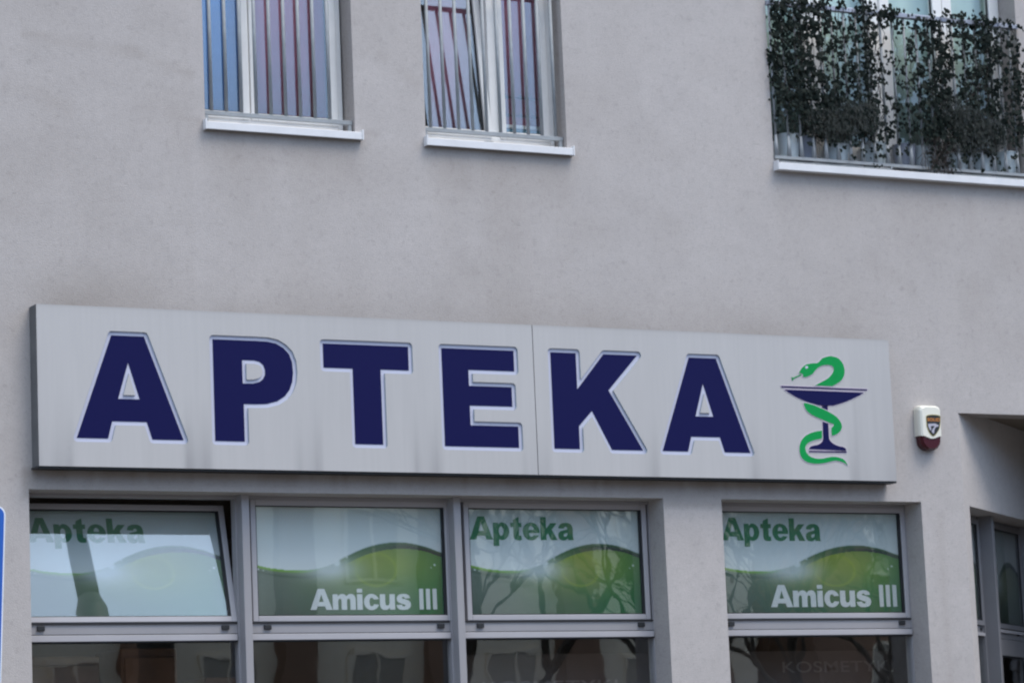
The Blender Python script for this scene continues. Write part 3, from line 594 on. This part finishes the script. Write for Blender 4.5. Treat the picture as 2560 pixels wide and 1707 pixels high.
# inside the shop
s_ = MB(); s_.box(-.2, 3.45, .74, .76, 2.70, 2.955); CS = s_.build('fascia_board', mat('fascia_brown', (.11, .085, .075, 1), .5), None); tag(CS, 'dark fascia board over the shelves behind the display panes', 'board')
tag(text('lettering', 'KOSMETYKI', 2.50, 3.47, 2.80, 2.885, .738, mat('fascia_letter', (.24, .2, .19, 1), .5), CS, bold=.01), 'grey capitals')
text('lettering', 'KOSMETYKI', .05, 1.12, 2.69, 2.775, .738, bpy.data.materials['fascia_letter'], CS, bold=.01)
for (x, wd, h, lab) in ((-3.1, .5, 3.0, 'brown cabinet at the left end of the shop'), (-2.45, .4, 3.05, 'narrow brown cabinet behind the leftmost display pane'), (-1.85, .25, 2.85, 'low brown cabinet behind the second display pane')):
    c_ = MB(); c_.box(0, wd, 0, .5, 0, h - .3); C_ = c_.build('cabinet', M['wood'], None, (x, 1.1, .3), bevel=.01); tag(C_, lab, 'cabinet'); d_ = MB(); d_.box(.02, wd - .02, -.018, -.001, .05, h - .36); d_.build('door', M['wood'], C_, bevel=.006)

# ---------------------------------------------------------------- glazed entrance in the niche
def nb(mb, name, m, par, bevel=.003):
    o = mb.build(name, m, par, bevel=bevel); return o
e = MB()
for (a, b, c, d) in ((.14, 3.4, 3.93, 3.952), (.14, 3.4, 3.05, 3.125)): e.box(a, b, .205, .26, c, d)
for t in (.98, 2.09): e.box(t, t + .055, .09, .26, .14, 3.95); e.box(t - .012, t + .067, .19, .262, .14, 3.95)
e.box(.14, .17, .2, .26, .14, 3.93)
EF = e.build('entrance_frame', M['alu_shade'], BLD, bevel=.003); EF.matrix_local = NI
for (a, b) in ((.16, .965), (1.06, 2.075), (2.18, 3.3)):
    s_ = MB(); s_.frame(a, b, 3.128, 3.928, .037, .19, .24); W = s_.build('window', M['alu_shade'], BLD, bevel=.003); W.matrix_local = NI; tag(W, 'transom window over the niche entrance')
    p = MB(); p.box(a + .037, b - .037, .208, .212, 3.165, 3.891); p.build('pane', M['gl_a'], W)
    k_ = MB(); k_.frame(a + .037, b - .037, 3.165, 3.891, .008, .196, .206); k_.build('seal', M['gasket'], W)
    film(W, a + .037, b - .037, 3.165, 3.891, .222, 90, 60, m='film_shade')
s_ = MB(); s_.box(.17, .96, .19, .215, 3.05, 3.075); s_.box(1.07, 2.07, .19, .215, 3.098, 3.12); s_.build('glazing_bar', M['alu_light'], EF)
for t in (.88, 1.86): c_ = MB(); c_.box(t, t + .04, .195, .2049, 3.09, 3.115); c_.build('drain_cap', M['gasket'], EF)
d_ = MB(); d_.frame(1.07, 2.07, .16, 3.045, .10, .185, .235, wb=.25, wt=.125); D_ = d_.build('door', M['alu_shade'], BLD, bevel=.004); D_.matrix_local = NI
p = MB(); p.box(1.17, 1.97, .206, .212, .41, 2.92); p.build('pane', M['gl_a'], D_)
k_ = MB(); k_.frame(1.17, 1.97, .41, 2.92, .010, .196, .205); k_.build('seal', M['gasket'], D_)
h_ = MB(); h_.tube((1.99, .15, 1.2), (1.99, .15, 2.82), .016, n=12); h_.tube((1.99, .15, 2.80), (1.99, .185, 2.80), .012); h_.tube((1.99, .15, 1.25), (1.99, .185, 1.25), .012); h_.build('handle', M['alu_light'], D_, smooth=True)
c_ = MB(); c_.box(1.93, 2.03, .12, .18, 2.83, 2.90); c_.build('door_closer', M['alu_light'], D_, bevel=.005)
for (a, b) in ((.17, .965), (2.18, 3.3)):
    p = MB(); p.box(a, b, .212, .218, .3, 3.04); o = p.build('side_pane', M['gl_a'], BLD); o.matrix_local = NI
q = MB(); q.box(.1, 3.5, 1.6, 1.65, .14, 4.2); q.box(.1, 3.5, .3, 1.65, 4.2, 4.24); o = q.build('lobby_wall', M['roomdark'], BLD); o.matrix_local = NI

# ================================================================ THE SIGN
SG = empty('shop_sign', (0, 0, 4.6), label='long white pharmacy sign with navy raised capitals and a snake emblem', cat='sign')
LET = [[(-2.945, 4.93), (-2.725, 4.93), (-2.473, 4.274), (-2.684, 4.274), (-2.719, 4.384), (-2.951, 4.384), (-2.981, 4.274), (-3.188, 4.274)], [(-2.836, 4.76), (-2.763, 4.527), (-2.908, 4.527)]], \
 [[(-2.256, 4.93), (-1.95, 4.93), (-1.872, 4.928), (-1.812, 4.917), (-1.762, 4.89), (-1.724, 4.852), (-1.704, 4.799), (-1.699, 4.73), (-1.707, 4.67), (-1.728, 4.617), (-1.764, 4.574), (-1.817, 4.541), (-1.895, 4.521), (-1.972, 4.517), (-2.052, 4.517), (-2.052, 4.274), (-2.256, 4.274)], [(-2.055, 4.802), (-1.971, 4.802), (-1.933, 4.794), (-1.908, 4.774), (-1.897, 4.744), (-1.897, 4.712), (-1.911, 4.684), (-1.937, 4.663), (-1.985, 4.651), (-2.055, 4.65)]], \
 [[(-1.481, 4.93), (-.863, 4.93), (-.863, 4.771), (-1.07, 4.771), (-1.07, 4.274), (-1.272, 4.274), (-1.272, 4.771), (-1.481, 4.771)]], \
 [[(-.617, 4.93), (-.074, 4.93), (-.074, 4.79), (-.421, 4.79), (-.421, 4.682), (-.1, 4.682), (-.1, 4.55), (-.421, 4.55), (-.421, 4.417), (-.062, 4.417), (-.062, 4.274), (-.617, 4.274)]], \
 [[(.208, 4.93), (.404, 4.93), (.404, 4.682), (.62, 4.93), (.885, 4.93), (.647, 4.682), (.898, 4.274), (.654, 4.274), (.51, 4.538), (.404, 4.43), (.404, 4.274), (.208, 4.274)]], \
 [[(1.299, 4.93), (1.519, 4.93), (1.761, 4.274), (1.553, 4.274), (1.52, 4.378), (1.287, 4.378), (1.256, 4.274), (1.053, 4.274)], [(1.403, 4.75), (1.475, 4.52), (1.33, 4.52)]]
shel = [(min(p[0] for p in l[0]) - .02, max(p[0] for p in l[0]) + .02) for l in LET] + [(2.05, 2.62)]
def shift(p, dy): return (p[0] + dy * (p[0] + 10.12) / 18.75, p[1] + dy * (p[1] - 1.656) / 18.75)
LET = [[[shift(p, .034) for p in r_] for r_ in l] for l in LET]      # the faces lie behind the panel front, in routed cut-outs
def ccw(r_): return r_ if area(r_) > 0 else r_[::-1]
CUT = [[offset_ring(ccw(l[0]), .026)] + [offset_ring(ccw(h)[::-1], .024) for h in l[1:]] for l in LET]
def signstain(x, z):
    sh = max([g01((x - a) / .02) * g01((b - x) / .02) for a, b in shel]); low = g01((4.62 - z) / .5)
    edge = sum(math.exp(-((x - e_) / .012) ** 2) for ab in shel[:6] for e_ in (ab[0] - .03, ab[1] + .03))
    s_ = (1 - sh) * low ** 1.6 * (.07 + .50 * hz(x * 16, z * .7, 6) * hz(x * 5, 1, 7)) + .32 * low ** 1.4 * edge * hz(x * 7, 0, 9)
    s_ += .10 * hz(x * 5, z * .5, 12) * hz(x * 1.7, z * .6, 14)
    if x > 2.66: s_ += .22 * hz(x * 18, z * .3, 15) * g01((5.1 - z) / .5)
    return min(.7, s_ + .25 * math.exp(-(5.115 - z) / .012))
def signpanel(x0, x1, cuts):
    rings = [[(x0, -.503), (x1, -.503), (x1, .515), (x0, .515)]] + [[(x, z - 4.6) for x, z in r_] for c in cuts for r_ in c]
    cu = bpy.data.curves.new('t', 'CURVE'); cu.dimensions = '2D'; cu.fill_mode = 'BOTH'
    for r_ in rings:
        sp_ = cu.splines.new('POLY'); sp_.points.add(len(r_) - 1); sp_.use_cyclic_u = True
        for i, p in enumerate(r_): sp_.points[i].co = (p[0], p[1], 0, 1)
    tmp = bpy.data.objects.new('tmp', cu); COL.objects.link(tmp); me = bpy.data.meshes.new_from_object(tmp.evaluated_get(bpy.context.evaluated_depsgraph_get())); bpy.data.objects.remove(tmp)
    bm = bmesh.new(); bm.from_mesh(me); bmesh.ops.remove_doubles(bm, verts=bm.verts, dist=1e-5)
    for i in range(1, int((x1 - x0) / .03)): bmesh.ops.bisect_plane(bm, geom=bm.verts[:] + bm.edges[:] + bm.faces[:], plane_co=(x0 + .03 * i, 0, 0), plane_no=(1, 0, 0))
    for i in range(1, 26): bmesh.ops.bisect_plane(bm, geom=bm.verts[:] + bm.edges[:] + bm.faces[:], plane_co=(0, -.503 + .04 * i, 0), plane_no=(0, 1, 0))
    vs = [(v.co.x, -.13, v.co.y) for v in bm.verts]; bm.verts.index_update(); fs = [tuple(v.index for v in f.verts) for f in bm.faces]; bm.free()
    a_ = fs[0]; p0, p1, p2 = (vs[i] for i in a_[:3])
    stn = [signstain(v[0], v[2] + 4.6) for v in vs]; n = len(vs)
    vs += [(x0, -.13, -.503), (x1, -.13, -.503), (x1, -.004, -.503), (x0, -.004, -.503), (x0, -.13, .515), (x1, -.13, .515), (x1, -.004, .515), (x0, -.004, .515)]; stn += [.2] * 8
    me = bpy.data.meshes.new('panel'); me.from_pydata(vs, [], fs + [(n, n + 3, n + 2, n + 1), (n + 4, n + 5, n + 6, n + 7), (n + 1, n + 2, n + 6, n + 5), (n + 3, n, n + 4, n + 7)]); me.materials.append(M['panel']); me.materials.append(M['panel_side'])
    for p in list(me.polygons)[-4:]: p.material_index = 1
    a = me.attributes.new('stain_shade', 'FLOAT', 'POINT'); a.data.foreach_set('value', stn); me.update(); return link('panel', me, SG)
signpanel(-3.43, .086, CUT[:4]); signpanel(.091, 2.995, CUT[4:])
c_ = MB(); c_.box(-3.44, 3.0, -.12, -.01, -.515, -.5035); c_.build('bottom_edge', M['gasket'], SG)
for ch, rings, cut in zip('APTEKA', LET, CUT):
    rg = [[(x, z - 4.6) for x, z in r_] for r_ in rings]; ct = [[(x, z - 4.6) for x, z in r_] for r_ in cut]
    b_ = plate('t', [offset_ring(ccw(rg[0]), .034)], -.117, -.112, M['halo'])
    wl = MB()
    for r_ in ct:
        for i in range(len(r_)): (a, c), (d, e_) = r_[i - 1], r_[i]; wl.quad((a, -.1302, c), (d, -.1302, e_), (d, -.1165, e_), (a, -.1165, c))
    L_ = join('letter', [b_, wl.build('t', M['side_acr'])], SG); tag(L_, 'capital %s set in its cut-out with a pale border' % ch)
    plate('letter_face', rg, -.1195, -.1175, M['navy'], L_)
EM = {
'rim': [(2.056, 4.757), (2.789, 4.754), (2.78, 4.743), (2.063, 4.745)],
'bowl': [(2.083, 4.732), (2.756, 4.729), (2.728, 4.712), (2.694, 4.697), (2.651, 4.679), (2.609, 4.663), (2.567, 4.649), (2.525, 4.637), (2.483, 4.627), (2.425, 4.625), (2.36, 4.627), (2.296, 4.641), (2.256, 4.652), (2.216, 4.666), (2.177, 4.681), (2.145, 4.696), (2.114, 4.712)],
'stemtop': [(2.388, 4.621), (2.441, 4.621), (2.44, 4.593), (2.392, 4.609)],
'stem': [(2.389, 4.512), (2.437, 4.499), (2.436, 4.402), (2.438, 4.387), (2.445, 4.376), (2.457, 4.365), (2.472, 4.355), (2.492, 4.346), (2.512, 4.34), (2.553, 4.334), (2.573, 4.323), (2.576, 4.308), (2.261, 4.312), (2.268, 4.324), (2.279, 4.333), (2.296, 4.338), (2.333, 4.345), (2.351, 4.351), (2.368, 4.361), (2.379, 4.372), (2.385, 4.387)],
'base': [(2.261, 4.302), (2.578, 4.303), (2.577, 4.293), (2.26, 4.292)],
'head': [(2.212, 4.852), (2.22, 4.866), (2.235, 4.885), (2.252, 4.901), (2.282, 4.918), (2.331, 4.927), (2.372, 4.929), (2.39, 4.941), (2.416, 4.965), (2.45, 4.977), (2.491, 4.984), (2.54, 4.976), (2.564, 4.963), (2.583, 4.943), (2.596, 4.921), (2.602, 4.893), (2.601, 4.865), (2.592, 4.84), (2.577, 4.819), (2.557, 4.801), (2.527, 4.785), (2.488, 4.766), (2.341, 4.768), (2.387, 4.789), (2.421, 4.805), (2.455, 4.822), (2.486, 4.848), (2.501, 4.869), (2.509, 4.887), (2.506, 4.903), (2.494, 4.913), (2.474, 4.918), (2.446, 4.918), (2.412, 4.912), (2.378, 4.896), (2.352, 4.875), (2.333, 4.853), (2.309, 4.839), (2.284, 4.829), (2.259, 4.824), (2.243, 4.828), (2.248, 4.84), (2.233, 4.85)],
'tongue': [(2.228, 4.844), (2.231, 4.838), (2.171, 4.813), (2.156, 4.795), (2.154, 4.81), (2.149, 4.821), (2.165, 4.818)],
'eye': [(2.293, 4.896), (2.29, 4.89), (2.283, 4.886), (2.276, 4.885), (2.27, 4.889), (2.268, 4.895), (2.271, 4.901), (2.277, 4.905), (2.285, 4.905), (2.291, 4.902)],
'mid': [(2.237, 4.641), (2.267, 4.639), (2.295, 4.634), (2.327, 4.627), (2.359, 4.615), (2.399, 4.601), (2.439, 4.586), (2.475, 4.569), (2.506, 4.551), (2.527, 4.532), (2.542, 4.512), (2.55, 4.495), (2.551, 4.478), (2.546, 4.461), (2.534, 4.445), (2.514, 4.43), (2.489, 4.418), (2.46, 4.411), (2.458, 4.441), (2.461, 4.471), (2.472, 4.476), (2.483, 4.49), (2.482, 4.495), (2.45, 4.504), (2.394, 4.523), (2.33, 4.545), (2.294, 4.561), (2.267, 4.579), (2.249, 4.602), (2.242, 4.622)],
'low': [(2.381, 4.448), (2.348, 4.444), (2.315, 4.438), (2.277, 4.426), (2.244, 4.411), (2.221, 4.394), (2.2, 4.371), (2.188, 4.349), (2.182, 4.325), (2.181, 4.294), (2.189, 4.263), (2.204, 4.241), (2.227, 4.226), (2.255, 4.216), (2.299, 4.21), (2.348, 4.211), (2.385, 4.216), (2.414, 4.222), (2.447, 4.23), (2.48, 4.235), (2.513, 4.232), (2.537, 4.226), (2.557, 4.217), (2.581, 4.203), (2.577, 4.211), (2.566, 4.229), (2.555, 4.242), (2.535, 4.252), (2.511, 4.259), (2.482, 4.263), (2.45, 4.263), (2.416, 4.257), (2.375, 4.249), (2.334, 4.247), (2.302, 4.25), (2.278, 4.257), (2.258, 4.268), (2.243, 4.283), (2.234, 4.3), (2.231, 4.319), (2.239, 4.34), (2.254, 4.354), (2.273, 4.365), (2.298, 4.374), (2.327, 4.381), (2.352, 4.385), (2.377, 4.393)]}
def emb(k, m, y0=-.1335, grow=0): return plate('shape', [[(x, z - 4.6) for x, z in EM[k]]], y0, -.1302, m, None, grow=grow)
join('bowl', [emb(k, M['pinkline'], -.1322, .004) for k in ('rim', 'bowl', 'stem', 'base', 'stemtop')] + [emb(k, M['navy']) for k in ('rim', 'bowl', 'stemtop', 'stem', 'base')], SG)
join('snake', [emb(k, M['pinkline'], -.1328, .004) for k in ('head', 'mid', 'low')] + [emb(k, M['green'], -.1341) for k in ('head', 'mid', 'low', 'tongue')] + [emb('eye', M['halo'], -.1347)], SG)

# ================================================================ ALARM SIREN
SR = empty('alarm_siren', (3.362, 0, 4.5), label='white alarm siren with a red lower lens right of the sign', cat='siren')
def loft(rings, name, m, par, bevel=0, smooth=False):
    b_ = MB(); n = len(rings[0]); vs = [p for r_ in rings for p in r_]; fs = [(k * n + i, k * n + (i + 1) % n, (k + 1) * n + (i + 1) % n, (k + 1) * n + i) for k in range(len(rings) - 1) for i in range(n)]
    fs += [tuple(range(n - 1, -1, -1)), tuple(range((len(rings) - 1) * n, len(rings) * n))]; b_.add(vs, fs); return b_.build(name, m, par, bevel=bevel, smooth=smooth)
def outline(w0, y, top, bot, sag): 
    pts = [(-w0, y, bot)]; 
    for i in range(1, 8): u = -1 + i / 4; pts.append((w0 * u, y, bot - sag * math.cos(u * math.pi / 2) ** 1.5))
    pts += [(w0, y, bot), (w0, y, top - .03), (w0 - .008, y, top - .009), (w0 - .03, y, top), (-w0 + .03, y, top), (-w0 + .008, y, top - .009), (-w0, y, top - .03)]; return pts
loft([outline(.096, -.002, .162, -.06, .0), outline(.096, -.05, .162, -.06, .01), outline(.089, -.072, .155, -.062, .018), outline(.076, -.082, .146, -.062, .02)][::-1], 'housing', M['siren_w'], SR)
def lens(k, y): return [(-.091 * k, y, -.055), (.091 * k, y, -.055), (.083 * k, y, -.12), (.06 * k, y, -.147), (.03 * k, y, -.163), (-.03 * k, y, -.163), (-.06 * k, y, -.147), (-.083 * k, y, -.12)]
loft([[(x, y, z if z > -.06 else z + (.0 if k_ < 2 else .012)) for x, y, z in lens(*a)] for k_, a in enumerate(((1, -.003), (1, -.055), (.86, -.076)))][::-1], 'lens', M['siren_r'], SR)
def rel(pts, dx=.0, sc=1): return [((x - 3.3535) * .93 + .018, z - 4.5) for x, z in pts]
SHD = [(3.29, 4.579), (3.311, 4.586), (3.336, 4.589), (3.368, 4.589), (3.396, 4.587), (3.417, 4.582), (3.414, 4.54), (3.407, 4.508), (3.398, 4.487), (3.383, 4.469), (3.366, 4.452), (3.342, 4.437), (3.325, 4.447), (3.311, 4.462), (3.3, 4.48), (3.291, 4.506), (3.29, 4.537)]
HED = [(3.300, 4.524), (3.338, 4.526), (3.369, 4.528), (3.377, 4.522), (3.4, 4.516), (3.393, 4.506), (3.375, 4.504), (3.36, 4.492), (3.352, 4.473), (3.348, 4.453), (3.339, 4.458), (3.327, 4.47), (3.341, 4.489), (3.361, 4.507), (3.343, 4.511), (3.32, 4.505), (3.328, 4.486), (3.315, 4.475), (3.307, 4.491), (3.299, 4.506)]
BG = plate('badge', [rel(SHD)], -.0845, -.081, M['gold'], SR, grow=.004)
plate('badge_field', [rel(SHD)], -.0855, -.0846, M['black'], BG)
plate('badge_emblem', [rel(HED)], -.0865, -.0856, M['greyp'], BG)
text('badge_lettering', 'SOLID', -.036, .072, .044, .069, -.0858, M['orange'], BG, bold=.02)

# ================================================================ BLUE SIGN AT THE LEFT EDGE
BS = empty('blue_sign', (-4.29, -2.0, 0), (0, R(2.6), 0), label='blue sign with a white rim at the left edge of the picture', cat='sign')
def rrect(x0, x1, z0, z1, r_):
    out = []
    for (cx_, cz_, a0) in ((x1 - r_, z1 - r_, 0), (x0 + r_, z1 - r_, 90), (x0 + r_, z0 + r_, 180), (x1 - r_, z0 + r_, 270)):
        for k in range(6): a = R(a0 + k * 18); out.append((cx_ + r_ * math.cos(a), cz_ + r_ * math.sin(a)))
    return out
pn = plate('panel', [rrect(-.82, -.175, 2.30, 3.62, .05)], -.012, .008, M['signwhite'], BS); plate('sign_face', [rrect(-.812, -.183, 2.308, 3.612, .045)], -.0145, -.0122, M['signblue'], pn)
p_ = MB(); p_.tube((-.5, .04, .1), (-.5, .04, 3.7), .03, n=14); p_.build('post', M['galv_l'], BS, smooth=True)

# ================================================================ ACROSS THE STREET (seen in the glass)
def far_house(name, x0, x1, y, h, m, label, bays):
    E_ = empty(name, (x0, y, 0), label=label, cat='building'); W_ = x1 - x0
    b_ = MB(); b_.box(0, W_, -9, 0, 0, h); b_.build('wall', m, E_)
    c_ = MB(); c_.box(-.2, W_ + .2, -9.2, .25, h, h + .35); c_.build('roof', M['roomdark'], E_)
    k = 0; x = 1.4
    while x < W_ - 2.2:
        z = 1.2
        while z < h - 2:
            f_ = MB(); f_.frame(0, 1.3, 0, 1.5, .07, 0.002, .06); f_.box(.62, .68, .002, .055, .07, 1.43); wn = f_.build('window', M['beige'], E_, (x, 0, z)); p_ = MB(); p_.box(.07, 1.23, .004, .03, .07, 1.43); p_.build('pane', M['farglass'], wn)
            z += 3.0
        if k % bays == 0: q_ = MB(); q_.box(x + 1.7, x + 2.5, .001, .4, 0, h - .4); q_.build('pilaster', M['brick'] if m is M['beige'] else M['beige'], E_)
        x += 3.3; k += 1
    return E_
M['farglass'] = mat('pale_far_blind', (.36, .32, .26, 1), .1, spec=.8)
far_house('residential_block', -14, 9, -40, 12.5, M['brick'], 'brown clad block across the street', 2)
far_house('residential_block', 10, 28, -41, 13, M['beige'], 'beige rendered block across the street', 1)
far_house('residential_block', 29, 52, -40, 11.5, M['brick'], 'long brown block farther down across the street', 2)
def tree(x, y, h, seed, label):
    rr = random.Random(seed); tr_ = MB(); cr_ = MB()
    def grow(p, d, l, r_, lv):
        q = p + d * l; (tr_ if lv == 0 else cr_).tube(p, q, r_, r_ * .72, 6 if lv < 3 else 4, False)
        if lv >= 7 or r_ < .003: return
        for k in range(3 if lv in (1, 2, 3, 4) else 2):
            ax = Vector((rr.gauss(0, 1), rr.gauss(0, 1), rr.gauss(0, .5))).normalized()
            nd = (d + ax * rr.uniform(.35, .75) + Vector((0, 0, .08))).normalized(); grow(q, nd, l * rr.uniform(.66, .88), r_ * rr.uniform(.58, .74), lv + 1)
    grow(Vector((0, 0, 0)), Vector((0, 0, 1)), h * .2, h * .0085, 0)
    E_ = empty('bare_tree', (x, y, 0), label=label, cat='tree', group='bare street trees'); tr_.build('trunk', M['bark'], E_); cr_.build('crown', M['bark'], E_)
tree(6.6, -12.5, 10, 21, 'bare tree on the kerb nearest the shop entrance')
tree(10.3, -14, 11, 22, 'bare tree beside the road east of the shop')
tree(14.5, -17, 11, 23, 'bare tree in the road verge farthest east')
tree(8.6, -9, 8.5, 25, 'young bare tree on the pavement diagonally opposite the shop')
tree(12.4, -12.5, 9, 26, 'thin bare tree on the kerb east of the others')
tree(2.2, -22, 9, 24, 'bare tree across from the tilted window')
# street lamp, mirrored in the tilted pane
LP = empty('street_lamp', (1.52, -10.0, .12), label='tall dark lamp post on the kerb opposite the shop', cat='street lamp')
b_ = MB(); b_.tube((0, 0, 0), (0, 0, 9.45), .19, .165, 16); b_.tube((0, 0, 9.45), (0, 0, 9.6), .165, .115, 16, False); b_.tube((0, 0, 9.6), (0, 0, 13.4), .115, .095, 16); b_.build('pole', M['pole'], LP, smooth=True)
b_ = MB(); b_.tube((0, 0, 13.3), (0, -1.6, 13.9), .04, .035, 10); b_.build('arm', M['pole'], LP); b_ = MB(); b_.box(-.14, .14, -2.3, -1.55, 13.82, 13.95); b_.build('lamp_head', M['pole'], LP, bevel=.03)
